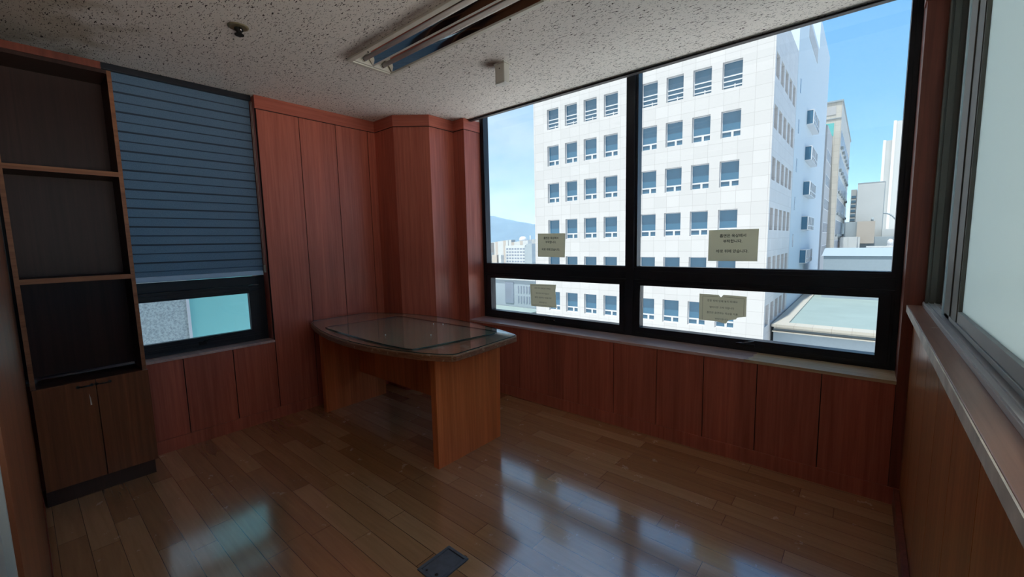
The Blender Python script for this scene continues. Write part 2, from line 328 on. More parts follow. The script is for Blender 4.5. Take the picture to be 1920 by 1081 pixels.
# window wall (y = 0)
w = MB()
w.box(0.512, 0.652, 0.0, 0.30, 0.0, ZT)
panels_y(w, 0, 0.008, [0.652, 0.94, 1.232, 1.527, 1.80, 2.092, 2.40, 2.690, 2.976, 3.27, 3.5566], 0.08, 0.598)
w.box(0.652, 3.5566, 0.028, 0.30, 0, 0.598).box(0.652, 3.5566, 0.0, 0.03, 0, 0.08)
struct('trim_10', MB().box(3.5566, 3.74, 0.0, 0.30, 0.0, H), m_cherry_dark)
w.box(0.512, 0.65, 0.0, 0.30, ZT, 2.6)
w.box(3.5566, 3.74, 0.092, 0.30, H, 2.6)
struct('wall_window', w, [m_cherry, m_gap])
struct('trim_6', MB().box(0.5195, 0.6585, -0.007, 0.196, ZT, H - 0.001), m_cherry_h)
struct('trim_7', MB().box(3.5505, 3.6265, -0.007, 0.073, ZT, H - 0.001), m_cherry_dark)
struct('baseboard_window', MB().box(0.5115, 3.598, -0.008, 0.0, 0.0, 0.085), m_cherry)
sl = [(0.6525, -0.006), (2.905, -0.006), (2.93, 0.02), (2.915, 0.05), (2.94, 0.09), (2.93, 0.13), (2.945, 0.16), (2.935, 0.205), (0.6525, 0.205)]
struct('trim_8', MB().prism(sl, 0.598, 0.617), m_sill, 0.0015)
struct('trim_9', MB().box(2.90, 3.556, -0.0035, 0.205, 0.5985, 0.6155), m_rawboard)
# right wall: panelled dado, ledge, glazed sliding partition above
w = MB()
ys = [-2.66, -2.43, -2.13, -1.83, -1.53, -1.23, -0.93, -0.63, -0.33, -0.001]
for a, c in zip(ys[:-1], ys[1:]): w.box(3.597, 3.605, a + .002, c - .002, 0.08, 0.953)
w.box(3.602, 3.625, -2.95, -0.001, 0.0, 0.953, 1).box(3.62, 3.74, -2.95, -0.001, 0, 0.953)
struct('wall_right', w, [m_rightpanel, m_gap])
struct('baseboard_right', MB().box(3.575, 3.597, -2.66, -0.001, 0.0, 0.085), m_cherry_dark, 0.003)
led = thing('window_ledge', (3.62, -1.3, 0.953), 'long worn wooden ledge along the right wall beneath the frosted glass', 'ledge')
obj('ledge_board', MB().box(3.5715, 3.74, -2.66, -0.0015, 0.953, 0.985), m_ledge, led, 0.002)
tag(obj('edge_strip', MB().box(3.5685, 3.5713, -2.66, -0.0015, 0.9535, 0.9835), m_wornedge, led), 'worn whitish front edge of the ledge')
# sliding partition frame
win3 = MB()
trk = MB().box(3.620, 3.74, -2.65, -0.0015, 0.9855, 0.999)
for xx in (3.622, 3.6365, 3.656, 3.676): trk.box(xx, xx + 0.003, -2.65, -0.0015, 0.999, 1.004)
win3.box(3.627, 3.662, -0.022, -0.0015, 0.999, H).box(3.662, 3.70, -0.012, -0.0015, 0.999, H)
win3.box(3.627, 3.632, -0.034, -0.022, 0.999, H).box(3.640, 3.643, -0.027, -0.022, 0.999, H)
win3.box(3.62, 3.74, -2.95, -0.0015, H - 0.03, H - 0.001)
w3 = struct('window_3', win3, m_taupe_alu, 0.001)
obj('sliding_track', trk, plain('pale_track', (0.44, 0.43, 0.43), 0.4), w3)
# near sash (in front) : stile at its far edge, bottom rail
s = MB().box(3.650, 3.672, -0.70, -0.415, 1.008, H - 0.03).box(3.646, 3.650, -0.56, -0.43, 1.008, H - 0.03).box(3.6475, 3.650, -0.69, -0.60, 1.008, H - 0.03)
obj('sash_stile', s, m_taupe_alu, w3, 0.001)
s = MB().box(3.643, 3.672, -0.415, -0.400, 1.004, H - 0.03)
tag(obj('sash_edge_strip', s, m_frost, w3, 0.001), 'bright translucent seal strip at the edge of the sliding sash')
s = MB().box(3.650, 3.672, -1.54, -0.70, 1.008, 1.058).box(3.646, 3.650, -1.54, -0.45, 1.008, 1.022).box(3.650, 3.672, -1.58, -1.54, 1.008, H - 0.03)
obj('sash_rail', s, m_grey_alu, w3, 0.001)
obj('frosted_pane', MB().box(3.660, 3.665, -1.54, -0.70, 1.058, H - 0.03), m_frost, w3)  # partition left open past this pane, out of view, to admit light
obj('rear_sash', MB().box(3.680, 3.70, -0.05, -0.013, 1.003, H - 0.03).box(3.680, 3.70, -0.375, -0.05, 1.003, 1.045), m_grey_alu, w3, 0.001)
obj('rear_pane', MB().box(3.688, 3.693, -0.375, -0.05, 1.045, H - 0.03), m_frost, w3)

# rear wall behind the photographer, with the grey door beside the camera
w = MB().box(-0.02, 2.735, -2.80, -2.677, 0, H).box(3.60, 3.74, -2.80, -2.677, 0, H).box(2.735, 3.60, -2.80, -2.677, 2.15, H)
struct('wall_rear', w, m_cabdoor)
struct('baseboard_rear', MB().box(0.27, 2.72, -2.677, -2.673, 0, 0.085), m_cherry_dark)
d = struct('door_1', MB().box(2.845, 3.598, -2.74, -2.70, 0.005, 2.10), m_grey_alu)
obj('door_frame', MB().box(2.845, 2.99, -2.70, -2.682, 0, 2.12).box(2.838, 2.845, -2.75, -2.6765, 0, 2.15).box(2.845, 3.60, -2.76, -2.69, 2.10, 2.15), m_grey_alu, d, 0.001)
obj('door_lining', MB().box(2.736, 2.838, -2.76, -2.684, 0, 2.15), m_cherry_dark, d)
obj('door_handle', MB().cyl((3.50, -2.70, 1.0), (3.50, -2.68, 1.0), 0.012).box(3.40, 3.51, -2.682, -2.676, 0.99, 1.01), m_chrome, d, 0.002)

# room next door, seen only as glow through the frosted glass
m_next = plain('next_room_white', (0.8, 0.84, 0.84), 0.8)
w = MB().box(3.75, 7.2, -3.6, 0.3, -0.12, -0.02).box(3.75, 7.2, -3.6, 0.3, 2.6, 2.7).box(7.1, 7.2, -3.6, 0.3, -0.02, 0.4).box(7.1, 7.2, -3.6, -3.3, 0.4, 2.6).box(7.1, 7.2, -0.1, 0.3, 0.4, 2.6).box(7.1, 7.2, -3.3, -0.1, 2.45, 2.6).box(3.75, 7.1, -3.6, -3.5, -0.02, 2.6)  # unseen opening in the far wall added to bring in extra daylight
w.box(3.75, 7.1, 0.2, 0.3, -0.02, 0.7).box(3.75, 4.0, 0.2, 0.3, 0.7, 2.6).box(3.75, 7.1, 0.2, 0.3, 2.45, 2.6).box(3.745, 3.76, -3.5, 0.2, -0.02, 0.985)
struct('wall_next_room', w, m_next)
lt = thing('added_fill_light', (6.5, -2.4, 0), 'added glowing fill panel in the room behind the frosted glass', 'fill light')  # unseen glowing panel added to brighten the left wall and ceiling
m_fill, t, b, o = newmat('fill_emitter'); b.inputs['Emission Color'].default_value = (1.0, 0.86, 0.70, 1); b.inputs['Emission Strength'].default_value = 13.0
obj('fill_front', MB().box(6.30, 6.305, -3.15, -1.65, 0.10, 0.94), m_fill, lt)
obj('fill_body', MB().box(6.306, 6.75, -3.2, -1.6, -0.019, 0.96).box(6.28, 6.306, -3.2, -1.6, 0.95, 0.98).box(6.29, 6.306, -3.2, -1.6, -0.019, 0.08), m_white, lt)

# building skin so no stray sun reaches the rooms
struct('wall_outer', MB().box(-0.5, 7.3, -3.9, 0.33, 2.72, 3.0).box(-0.5, 7.4, -4.0, -3.7, -0.2, 3.0).box(-0.5, -0.37, -3.9, -2.7, -0.2, 3.0)
       .box(-0.5, 7.4, 0.31, 0.45, -20, -0.13).box(-0.5, 7.4, 0.31, 0.45, 2.72, 3.0).box(-0.5, -0.37, -1.38, 0.31, -0.2, 3).box(-0.5, -0.37, -2.7, -1.38, 2.45, 3), plain('outer_cladding', (0.5, 0.5, 0.5), 0.8))

# ------------------------------------------------------------------ big window (window_1)
def ring(mb, x0, x1, z0, z1, fw, y0, y1):
    l, r, bt, tp = fw
    mb.box(x0, x0 + l, y0, y1, z0, z1).box(x1 - r, x1, y0, y1, z0, z1).box(x0 + l, x1 - r, y0, y1, z0, z0 + bt).box(x0 + l, x1 - r, y0, y1, z1 - tp, z1)
f = MB()
ZB, ZH = 0.612, 2.555
f.box(0.652, 0.672, 0.2, 0.29, ZB, ZH).box(3.536, 3.556, 0.2, 0.29, ZB, ZH).box(0.672, 3.536, 0.2, 0.29, ZB, 0.635).box(0.672, 3.536, 0.2, 0.29, ZH - 0.03, ZH)
f.box(0.672, 3.536, 0.2, 0.29, 1.03, 1.112).box(2.088, 2.146, 0.192, 0.29, ZB + .02, ZH - .03)
f.box(0.672, 3.536, 0.194, 0.2, 1.084, 1.092)
w1 = struct('window_1', f, m_frame, 0.0015)
for (x0, x1, n) in ((0.672, 2.088, 'upper'), (2.146, 3.536, 'upper')):
    s = MB(); ring(s, x0, x1, 1.1122, 2.525, (0.018, 0.012 if x1 < 3 else 0.020, 0.010, 0.03), 0.207, 0.27); obj('pane_bead', s, m_frame, w1, 0.001)
    obj('window_glass', MB().box(x0 + .012, x1 - .008, 0.243, 0.247, 1.118, 2.51), m_glass, w1)
for k, (x0, x1) in enumerate(((0.672, 2.088), (2.146, 3.5358))):
    s = MB(); ring(s, x0, x1, 0.628, 1.028, (0.073 if k == 0 else 0.048, 0.050 if k == 0 else 0.061, 0.058, 0.041), 0.196, 0.262)
    ring(s, x0 + .012, x1 - .012, 0.640, 1.016, (0.008,) * 4, 0.192, 0.197)
    sash = obj('awning_sash', s, m_frame, w1, 0.0015)
    obj('sash_glass', MB().box(x0 + .05, x1 - .05, 0.243, 0.247, 0.682, 0.99), m_glass, sash)
    hx = 1.42 if k == 0 else 2.87
    h = MB().box(hx - 0.045, hx + 0.055, 0.176, 0.193, 0.650, 0.666).cyl((hx - 0.01, 0.192, 0.658), (hx - 0.01, 0.170, 0.658), 0.010)
    hd = obj('sash_handle', h, m_gasket, sash, 0.002)
    tag(obj('handle_rivet', MB().tube([(hx - .045, .172, .668), (hx - 0.01, 0.170, 0.671), (hx + 0.055, .172, 0.688)], 0.0016) if k else MB().cyl((hx - .045, .178, .663), (hx - .045, .168, .664), .004).cyl((hx + .052, .178, .663), (hx + .052, .168, .664), .004), m_chrome, hd), 'bright metal')

# ------------------------------------------------------------------ left window (window_2) with blind
f = MB()
f.box(-0.15, -0.112, -1.47, -1.4315, 0.612, H).box(-0.15, -0.112, -2.69, -2.65, 0.612, H).box(-0.15, -0.112, -2.65, -1.47, 0.612, 0.64).box(-0.15, -0.112, -2.65, -1.47, 1.035, 1.10).box(-0.15, -0.112, -2.65, -1.47, 2.35, H - .001)
w2 = struct('window_2', f, m_frame, 0.0015)
s = MB()
for a in ((-2.64, -2.58, .64, 1.032), (-1.545, -1.472, .64, 1.032), (-2.58, -1.545, .64, .700), (-2.58, -1.545, .975, 1.032)): s.box(-0.14, -0.102, *a)
for zz in (0.655, 0.672, 0.99, 1.012): s.box(-0.102, -0.0985, -2.58, -1.48, zz, zz + 0.004)
sash = obj('awning_sash', s, m_frame, w2, 0.0015)
obj('sash_glass', MB().box(-0.125, -0.121, -2.60, -1.53, .69, .985), m_glass, sash)
obj('window_glass', MB().box(-0.125, -0.121, -2.66, -1.46, 1.09, 2.36), m_glass, w2)
obj('sash_handle', MB().box(-0.1015, -0.082, -1.88, -1.84, .648, .672).tube([(-.085, -1.86, .672), (-.082, -1.80, .688), (-.085, -1.755, .694)], .0045), m_gasket, sash, 0.002)

m_blind, t, b, o = newmat('blind_fabric')
tcb = _n(t, 'ShaderNodeTexCoord'); wv = _n(t, 'ShaderNodeTexNoise', {'Vector': tcb.outputs['Object'], 'Scale': 260.0, 'Detail': 2.0})
bc = ramp(t, wv.outputs[0], [(0.3, (0.13, 0.20, 0.28)), (0.7, (0.20, 0.28, 0.37))]); t.nodes.remove(b)
d1 = _n(t, 'ShaderNodeBsdfDiffuse', {'Color': bc}); t1 = _n(t, 'ShaderNodeBsdfTranslucent', {'Color': (0.10, 0.16, 0.24)})
mm = _n(t, 'ShaderNodeMixShader', {0: 0.35}); t.links.new(d1.outputs[0], mm.inputs[1]); t.links.new(t1.outputs[0], mm.inputs[2]); t.links.new(mm.outputs[0], o.inputs[0])
m_blindline = plain('blind_fold', (0.035, 0.055, 0.085), 0.8)
bl = thing('roller_blind', (-0.06, -2.02, 2.39), 'blue grey pleated window blind drawn down beside the bookcase', 'blind')
bm_ = MB(); z = 2.345; k = 0; Y0, Y1 = -2.62, -1.452
prof = []
zz = 2.362
while zz > 1.145:
    prof.append((zz, -0.056 + 0.0 * k)); prof.append((zz - 0.050, -0.052)); prof.append((zz - 0.0555, -0.062)); zz -= 0.0567; k += 1
for (za, xa), (zb, xb) in zip(prof[:-1], prof[1:]):
    bm_.add([(xa, Y0, za), (xa, Y1, za), (xb, Y1, zb), (xb, Y0, zb)], [(0, 1, 2, 3)])
fab = obj('blind_fabric', bm_, m_blind, bl)
sl_ = MB(); zz = 2.307; k = 0
while zz > 1.19:
    th = 0.0095 if k % 2 else 0.0045
    sl_.box(-0.0545, -0.0500, Y0, Y1, zz - th / 2, zz + th / 2); zz -= 0.0567; k += 1
obj('pleat_seams', sl_, m_blindline, fab)
obj('head_rail', MB().box(-0.085, -0.030, -2.64, -1.445, 2.362, 2.399), m_frame, bl, 0.003)
tag(obj('bottom_bar', MB().box(-0.066, -0.046, Y0, Y1, 1.108, 1.142), plain('bar_blue', (0.40, 0.56, 0.74), 0.35, 0.2), bl, 0.004), 'pale blue bottom bar')
ch = MB()
for yy in (-1.446, -1.438): ch.tube([(-0.045, yy, 2.36), (-0.040, yy - .003, 1.8), (-0.045, yy, 1.17)], 0.0014, 6)
obj('pull_cord', ch, m_plastic, bl)
obj('cord_weight', MB().box(-0.052, -0.038, -1.452, -1.434, 1.125, 1.185), plain('clear_plastic', (0.30, 0.30, 0.27), 0.2), bl, 0.004)

# ------------------------------------------------------------------ bookcase
bk = thing('bookcase', (0.14, -2.44, 0), 'dark brown wooden bookcase with two shelves and cupboard doors below', 'bookcase')
BX = 0.25; yl, yr = -2.664, -2.219; tk = 0.018
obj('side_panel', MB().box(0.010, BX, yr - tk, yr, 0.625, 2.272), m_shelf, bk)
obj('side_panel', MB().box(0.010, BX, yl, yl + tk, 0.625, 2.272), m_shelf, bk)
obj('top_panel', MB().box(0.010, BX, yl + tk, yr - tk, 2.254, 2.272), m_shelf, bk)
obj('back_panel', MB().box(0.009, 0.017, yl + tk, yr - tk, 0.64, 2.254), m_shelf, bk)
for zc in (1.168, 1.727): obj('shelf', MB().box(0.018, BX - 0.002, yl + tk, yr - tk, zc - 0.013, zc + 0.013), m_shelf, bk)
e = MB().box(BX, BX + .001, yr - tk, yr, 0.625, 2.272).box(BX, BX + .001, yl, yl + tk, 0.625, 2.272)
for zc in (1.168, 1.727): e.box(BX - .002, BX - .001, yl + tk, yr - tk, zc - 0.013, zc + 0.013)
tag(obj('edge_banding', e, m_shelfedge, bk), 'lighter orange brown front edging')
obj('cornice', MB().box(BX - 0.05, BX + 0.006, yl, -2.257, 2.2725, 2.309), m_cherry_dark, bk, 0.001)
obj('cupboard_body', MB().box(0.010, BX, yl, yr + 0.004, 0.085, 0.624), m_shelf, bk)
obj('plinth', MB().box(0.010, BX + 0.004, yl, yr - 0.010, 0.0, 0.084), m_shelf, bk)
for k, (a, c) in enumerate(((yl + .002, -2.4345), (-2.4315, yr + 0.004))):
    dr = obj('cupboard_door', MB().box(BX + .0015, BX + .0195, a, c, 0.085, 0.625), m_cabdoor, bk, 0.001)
    hy = -2.475 if k == 0 else -2.405
    hb = MB().tube([(BX + .019, hy - .026, .600), (BX + .033, hy - .016, .600), (BX + .033, hy + .016, .600), (BX + .019, hy + .026, .600)], .0035, 8)
    hb.cyl((BX + .0195, hy - .026, .6), (BX + .022, hy - .026, .6), .008).cyl((BX + .0195, hy + .026, .6), (BX + .022, hy + .026, .6), .008)
    obj('door_handle', hb, m_dkmetal, dr)
    if k == 0: tag(obj('peeled_patch', MB().prism_x([(-2.463, .490), (-2.457, .492), (-2.459, .530), (-2.464, .556), (-2.463, .522)], BX + .0196, BX + .0200), m_wornedge, dr), 'small whitish peeled mark')

# ------------------------------------------------------------------ desk
dk = thing('desk', (0.90, -0.9, 0), 'boat shaped reddish brown wooden desk standing in the corner', 'desk')
def boat(inset=0.0, n=18):
    near = [(0.10, -1.215), (0.873, -1.357), (1.0, -1.362), (1.173, -1.358), (1.384, -1.327), (1.563, -1.284), (1.70, -1.232)]
    P = [(0.055, -1.165), (0.10, -1.200), (0.30, -1.262), (0.50, -1.312), (0.70, -1.345), (0.90, -1.360), (1.05, -1.362), (1.20, -1.352), (1.384, -1.325), (1.563, -1.283), (1.68, -1.238), (1.725, -1.212), (1.752, -1.193), (1.762, -1.176), (1.7575, -1.0), (1.740, -0.640), (1.725, -0.625),
         (1.60, -0.582), (1.42, -0.535), (1.25, -0.500), (1.10, -0.478), (0.90, -0.466), (0.70, -0.472), (0.52, -0.500), (0.34, -0.548), (0.20, -0.612), (0.10, -0.672), (0.055, -0.70)]
    c = (0.9, -0.9)
    return [(c[0] + (x - c[0]) * (1 - inset / 0.85), c[1] + (y - c[1]) * (1 - inset / 0.42)) for x, y in P]
top = MB().prism(boat(), 0.678, 0.7185); bt = boat()
tp = obj('tabletop', MB().prism(boat(0.0012), 0.7120, 0.7185), m_desktop, dk)
obj('edge_band', MB().prism(boat(), 0.682, 0.7120), m_deskedge, tp, 0.003)
for (a, c) in ((0.160, 0.209), (1.524, 1.572)):
    pts = [(-1.170, 0.0), (-0.630, 0.0), (-0.612, 0.681), (-1.168, 0.681)]
    obj('leg_panel', MB().prism_x(pts, a, c), m_desk, dk, 0.0015)
obj('modesty_panel', MB().box(0.2095, 1.5235, -0.872, -0.848, 0.262, 0.681), m_desk, dk)
def sheet(name, pts, z0, z1, label, group=None):
    o = thing(name, (sum(p[0] for p in pts) / len(pts), sum(p[1] for p in pts) / len(pts), z0), label, 'glass sheet')
    obj('glass', MB().prism(pts, z0, z1), m_tableglass, o)
    n = len(pts); r = MB(); c = (sum(p[0] for p in pts) / n, sum(p[1] for p in pts) / n)
    q = [(c[0] + (x - c[0]) * 1.0018, c[1] + (y - c[1]) * 1.0018) for x, y in pts]
    vs = [(p[0], p[1], z0) for p in pts] + [(p[0], p[1], z1) for p in pts] + [(p[0], p[1], z0) for p in q] + [(p[0], p[1], z1) for p in q]
    fs = []
    for i in range(n):
        j = (i + 1) % n; fs += [(2 * n + i, 2 * n + j, 3 * n + j, 3 * n + i), (n + i, n + j, 3 * n + j, 3 * n + i), (i, j, 2 * n + j, 2 * n + i), (i, j, n + j, n + i)]
    r.add(vs, fs); tag(obj('glass_edge', r, m_glassedge, o), 'dark green glass edge'); return o
sheet('glass_tabletop_cover', boat(0.006), 0.7190, 0.7240, 'large clear glass sheet covering the whole desktop')
pad = [(0.46, -1.255), (0.68, -1.272), (1.06, -1.292), (1.30, -1.292), (1.46, -1.280), (1.497, -1.266), (1.515, -1.235), (1.60, -0.694), (1.585, -0.66), (1.55, -0.645), (0.55, -0.655), (0.50, -0.68), (0.44, -1.225)]
fm = obj('desk_mat', MB().prism([(1.0 + (x - 1.0) * 0.985, -0.97 + (y + 0.97) * 0.985) for x, y in pad], 0.7242, 0.7250), plain('green_felt', (0.33, 0.32, 0.23), 0.85, vary=0.1, vscale=3), None)
tag(fm, 'olive green desk mat lying between two glass sheets on the desk', 'desk mat')
sheet('glass_desk_pad', pad, 0.7252, 0.7312, 'smaller clear glass sheet lying over the green mat on the desk')
m_fleck = plain('white_fleck', (0.85, 0.83, 0.78), 0.7)  # small white flecks on the desk glass
for (x, y, lb) in ((1.03, -0.73, 'white fleck on the desk glass, second from the window end'), (1.10, -0.70, 'white fleck on the desk glass, nearest the window end'), (1.31, -0.98, 'white fleck in the middle of the desk glass'), (1.06, -1.15, 'white fleck near the front long edge of the desk glass')):
    c = MB().lathe((x, y, 0.7313), [(0.001, 0), (0.0045, 0.001), (0.0035, 0.0045), (0.0012, 0.007)], 7)
    tag(obj('white_fleck', c, m_fleck), lb, 'crumb', 'white flecks on the desk glass')

# ------------------------------------------------------------------ floor box
fb = thing('floor_socket_box', (2.152, -1.637, 0), 'grey metal floor socket box set in the wooden floor', 'floor box')
m_fb = plain('blue_grey_metal', (0.125, 0.15, 0.185), 0.42, 0.35, vary=0.15, vscale=30)
x0, x1, y0, y1 = 2.091, 2.213, -1.722, -1.551
f = MB(); f.box(x0, x1, y0, y0 + .012, 0.0005, .006).box(x0, x1, y1 - .012, y1, 0.0005, .006).box(x0, x0 + .012, y0 + .012, y1 - .012, 0.0005, .006).box(x1 - .012, x1, y0 + .012, y1 - .012, 0.0005, .006)
obj('box_frame', f, m_fb, fb, 0.001)
obj('box_lid', MB().box(x0 + .014, x1 - .014, y0 + .014, y1 - .0165, 0.0005, .0046), m_fb, fb, 0.0006)
obj('lid_gap', MB().box(x0 + .012, x1 - .012, y0 + .012, y1 - .012, 0.0004, .0012), m_gasket, fb)
obj('lid_latch', MB().lathe((2.175, -1.690, .0046), [(.008, 0), (.007, .0012), (.002, .0014)], 14), m_dkmetal, fb)
obj('lid_latch', MB().lathe((2.125, -1.700, .0046), [(.005, 0), (.0045, .001), (.001, .0012)], 12), m_dkmetal, fb)
tag(obj('corner_clip', MB().box(2.185, 2.200, -1.5505, -1.546, 0.0005, .005), m_chrome, fb, 0.001), 'bright metal clip')

# ------------------------------------------------------------------ ceiling fittings
lf = thing('ceiling_light', (1.64, -1.13, 2.4), 'twin tube mirror reflector ceiling light with cream frame, unlit', 'ceiling light')
fx0, fx1, fy0, fy1 = 1.022, 2.262, -1.285, -0.978
f = MB()
zf0, zf1 = 2.386, 2.399
f.box(fx0, fx1, fy0, fy0 + .028, zf0, zf1).box(fx0, fx1, fy1 - .022, fy1, zf0, zf1).box(fx0, fx0 + .02, fy0 + .028, fy1 - .022, zf0, zf1).box(fx1 - .02, fx1, fy0 + .028, fy1 - .022, zf0, zf1)
obj('light_frame', f, m_plastic, lf, 0.002)
m_mirror = plain('mirror_reflector', (0.78, 0.76, 0.74), 0.07, 1.0)
r = MB(); ya, yb = fy0 + .028, fy1 - .022; ym = (ya + yb) / 2; xa, xb = fx0 + .02, fx1 - .02
def arc(y0_, y1_, sag, n=10): return [(y0_ + (y1_ - y0_) * i / n, 2.396 + sag * (1 - (2 * i / n - 1) ** 2)) for i in range(n + 1)]
# reflector troughs: cross-section curves up toward each tube
for (p, q) in ((ya, ym - .004), (ym + .004, yb)):
    pts = arc(p, q, 0.050)
    vs = [(xa, y, z_) for y, z_ in pts] + [(xb, y, z_) for y, z_ in pts]; n = len(pts)
    r.add(vs, [(i, i + 1, n + i + 1, n + i) for i in range(n - 1)], 0, True)
obj('reflector', r, m_mirror, lf)
obj('light_body', MB().box(fx0 + .011, fx1 - .011, fy0 + .011, fy1 - .011, 2.452, 2.47).box(fx0 + .011, fx0 + .019, fy0 + .011, fy1 - .011, 2.3995, 2.452).box(fx1 - .019, fx1 - .011, fy0 + .011, fy1 - .011, 2.3995, 2.452), m_plastic, lf)
obj('centre_spine', MB().prism_x([(ym - .006, 2.396), (ym, 2.392), (ym + .006, 2.396), (ym + .004, 2.420), (ym - .004, 2.420)], xa, xb), plain('spine_white', (0.75, 0.74, 0.72), 0.3), lf)
m_tube = plain('fluorescent_tube', (0.62, 0.58, 0.56), 0.22, spec=0.6)
for yc in ((ya + ym) / 2, (yb + ym) / 2):
    tb = obj('fluorescent_tube', MB().cyl((xa + .03, yc, 2.413), (xb - .03, yc, 2.413), .0125, n=16), m_tube, lf)
    for xq in (xa + .012, xb - .034): obj('tube_cap', MB().cyl((xq, yc, 2.413), (xq + .022, yc, 2.413), .0135, n=14), m_chrome, tb)
for xq in (xa, xb - .014):
    for yc in ((ya + ym) / 2, (yb + ym) / 2):
        obj('lamp_holder', MB().prism_x([(yc - .062, 2.392), (yc + .062, 2.392), (yc + .030, 2.432), (yc - .030, 2.432)], xq, xq + .014), m_plastic, lf, 0.001)
for xq, yq in ((1.224, fy0 + .020), (1.224, fy1 - .010), (2.03, fy1 - .010), (2.03, fy0 + .020)): obj('fixing_screw', MB().cyl((xq, yq, zf0), (xq, yq, zf0 - .005), .005, .004, 10), m_dkmetal, lf)

sp_ = thing('sprinkler_head', (0.978, -1.826, 2.4), 'recessed ceiling sprinkler with brass ring and black head', 'sprinkler')
obj('ring_plate', MB().lathe((0.978, -1.826, 2.399), [(.046, 0), (.044, -.004), (.034, -.006), (.028, -.002)], 28), plain('aged_brass', (0.28, 0.24, 0.15), 0.5, 0.4), sp_)
obj('sprinkler_body', MB().lathe((0.972, -1.822, 2.394), [(.020, 0), (.019, -.010), (.012, -.016), (.012, -.026), (.021, -.028), (.021, -.032)], 18), m_gasket, sp_)
obj('deflector_pin', MB().cyl((.995, -1.822, 2.392), (.995, -1.822, 2.374), .004), m_chrome, sp_)

sm = thing('ceiling_detector', (1.645, -0.61, 2.4), 'small cream plastic box hanging under the ceiling near the big window', 'detector')
obj('mounting_plate', MB().box(1.600, 1.685, -.640, -.575, 2.393, 2.3995), m_plastic, sm, 0.002)
obj('housing', MB().box(1.605, 1.680, -.634, -.584, 2.284, 2.3925), m_plastic, sm, 0.004)
obj('sensor_hole', MB().cyl((1.643, -.6342, 2.365), (1.643, -.636, 2.365), .0035), m_gasket, sm)
obj('lower_cap', MB().box(1.6045, 1.6805, -.6345, -.5835, 2.278, 2.2835), m_white, sm, 0.0015)

# ------------------------------------------------------------------ paper notices on the big window
def add_text(parent, lines, yface, bold=0.0):
    for (txt, cx, cz, size, rot) in lines:
        cu = D.curves.new('lettering', 'FONT'); cu.body = txt; cu.size = size; cu.align_x = 'CENTER'; cu.align_y = 'CENTER'; cu.offset = bold
        to = D.objects.new('lettering', cu); COL.objects.link(to)
        bpy.context.view_layer.update()
        ev = to.evaluated_get(bpy.context.evaluated_depsgraph_get()); me = ev.to_mesh()
        c, s_ = math.cos(rot), math.sin(rot)
        vs = [(cx + v.co.x * c - v.co.y * s_, yface, cz + v.co.x * s_ + v.co.y * c) for v in me.vertices]
        fs = [tuple(p.vertices) for p in me.polygons]
        ev.to_mesh_clear(); D.objects.remove(to); D.curves.remove(cu)
        obj('text_line', MB().add(vs, fs), m_ink, parent)
YG = 0.2426
def notice(pts, lines, label, frame=None, bold=0.0004):
    cx = sum(p[0] for p in pts) / len(pts); zb = min(p[1] for p in pts)
    o = thing('paper_notice', (cx, YG, zb), label, 'notice', 'paper notices taped to the big window')
    obj('sheet', MB().prism_y(pts, YG - 0.0005, YG), m_paper, o)
    add_text(o, lines, YG - 0.0012, bold)
    if frame:
        b_ = MB()
        for (xa_, za_), (xb_, zb_) in frame:
            dx, dz = xb_ - xa_, zb_ - za_; L = math.hypot(dx, dz); nx, nz_ = -dz / L * .0007, dx / L * .0007
            b_.add([(xa_ - nx, YG - .0010, za_ - nz_), (xb_ - nx, YG - .0010, zb_ - nz_), (xb_ + nx, YG - .0010, zb_ + nz_), (xa_ + nx, YG - .0010, za_ + nz_)], [(0, 1, 2, 3)])
        obj('printed_border', b_, m_ink, o)
    return o
notice([(1.262, 1.185), (1.534, 1.180), (1.542, 1.374), (1.265, 1.380)],
       [('흡연은 옥상에서', 1.400, 1.338, .0225, -.02), ('부탁합니다.', 1.398, 1.304, .0225, -.02), ('바로 위에 있습니다.', 1.396, 1.243, .0225, -.02)],
       'notice with three bold text lines on the upper left pane')
notice([(2.631, 1.165), (2.911, 1.166), (2.913, 1.361), (2.632, 1.361)],
       [('흡연은 옥상에서', 2.772, 1.322, .0225, 0), ('부탁합니다.', 2.772, 1.288, .0225, 0), ('바로 위에 있습니다.', 2.770, 1.226, .0225, 0)],
       'flat untorn notice with bold black lettering on the upper right pane')
notice([(1.180, .753), (1.30, .752), (1.452, .757), (1.444, .80), (1.441, .87), (1.438, .900), (1.447, .951), (1.172, .946)],
       [('창문 밖에 담배 놓지 마세요', 1.305, .912, .0150, 0), ('떨어지면 크게 다칩니다', 1.305, .868, .0145, 0), ('흡연은 흡연하는 옥상을 이용', 1.310, .832, .0150, 0), ('부탁드립니다', 1.309, .790, .0140, 0)],
       'faded notice with four small text lines on the lower left pane', [((1.186, .936), (1.434, .941)), ((1.186, .936), (1.192, .763)), ((1.192, .763), (1.44, .767))], 0.0)
notice([(2.585, .773), (2.679, .776), (2.695, .774), (2.750, .765), (2.763, .788), (2.807, .799), (2.815, .811), (2.863, .821), (2.862, .947), (2.731, .950), (2.716, .932), (2.701, .948), (2.585, .948)],
       [('창문 밖에 담배 놓지 마세요', 2.724, .907, .0160, 0), ('떨어지면 크게 다칩니다', 2.722, .865, .0150, 0), ('흡연은 흡연하는 옥상을 이용', 2.725, .829, .0155, 0), ('부탁드립니다', 2.722, .790, .0140, 0)],
       'notice with a printed border and torn bottom edge on the lower right pane', [((2.606, .778), (2.606, .934)), ((2.606, .934), (2.700, .936)), ((2.735, .936), (2.849, .934)), ((2.849, .934), (2.850, .824))], 0.0)

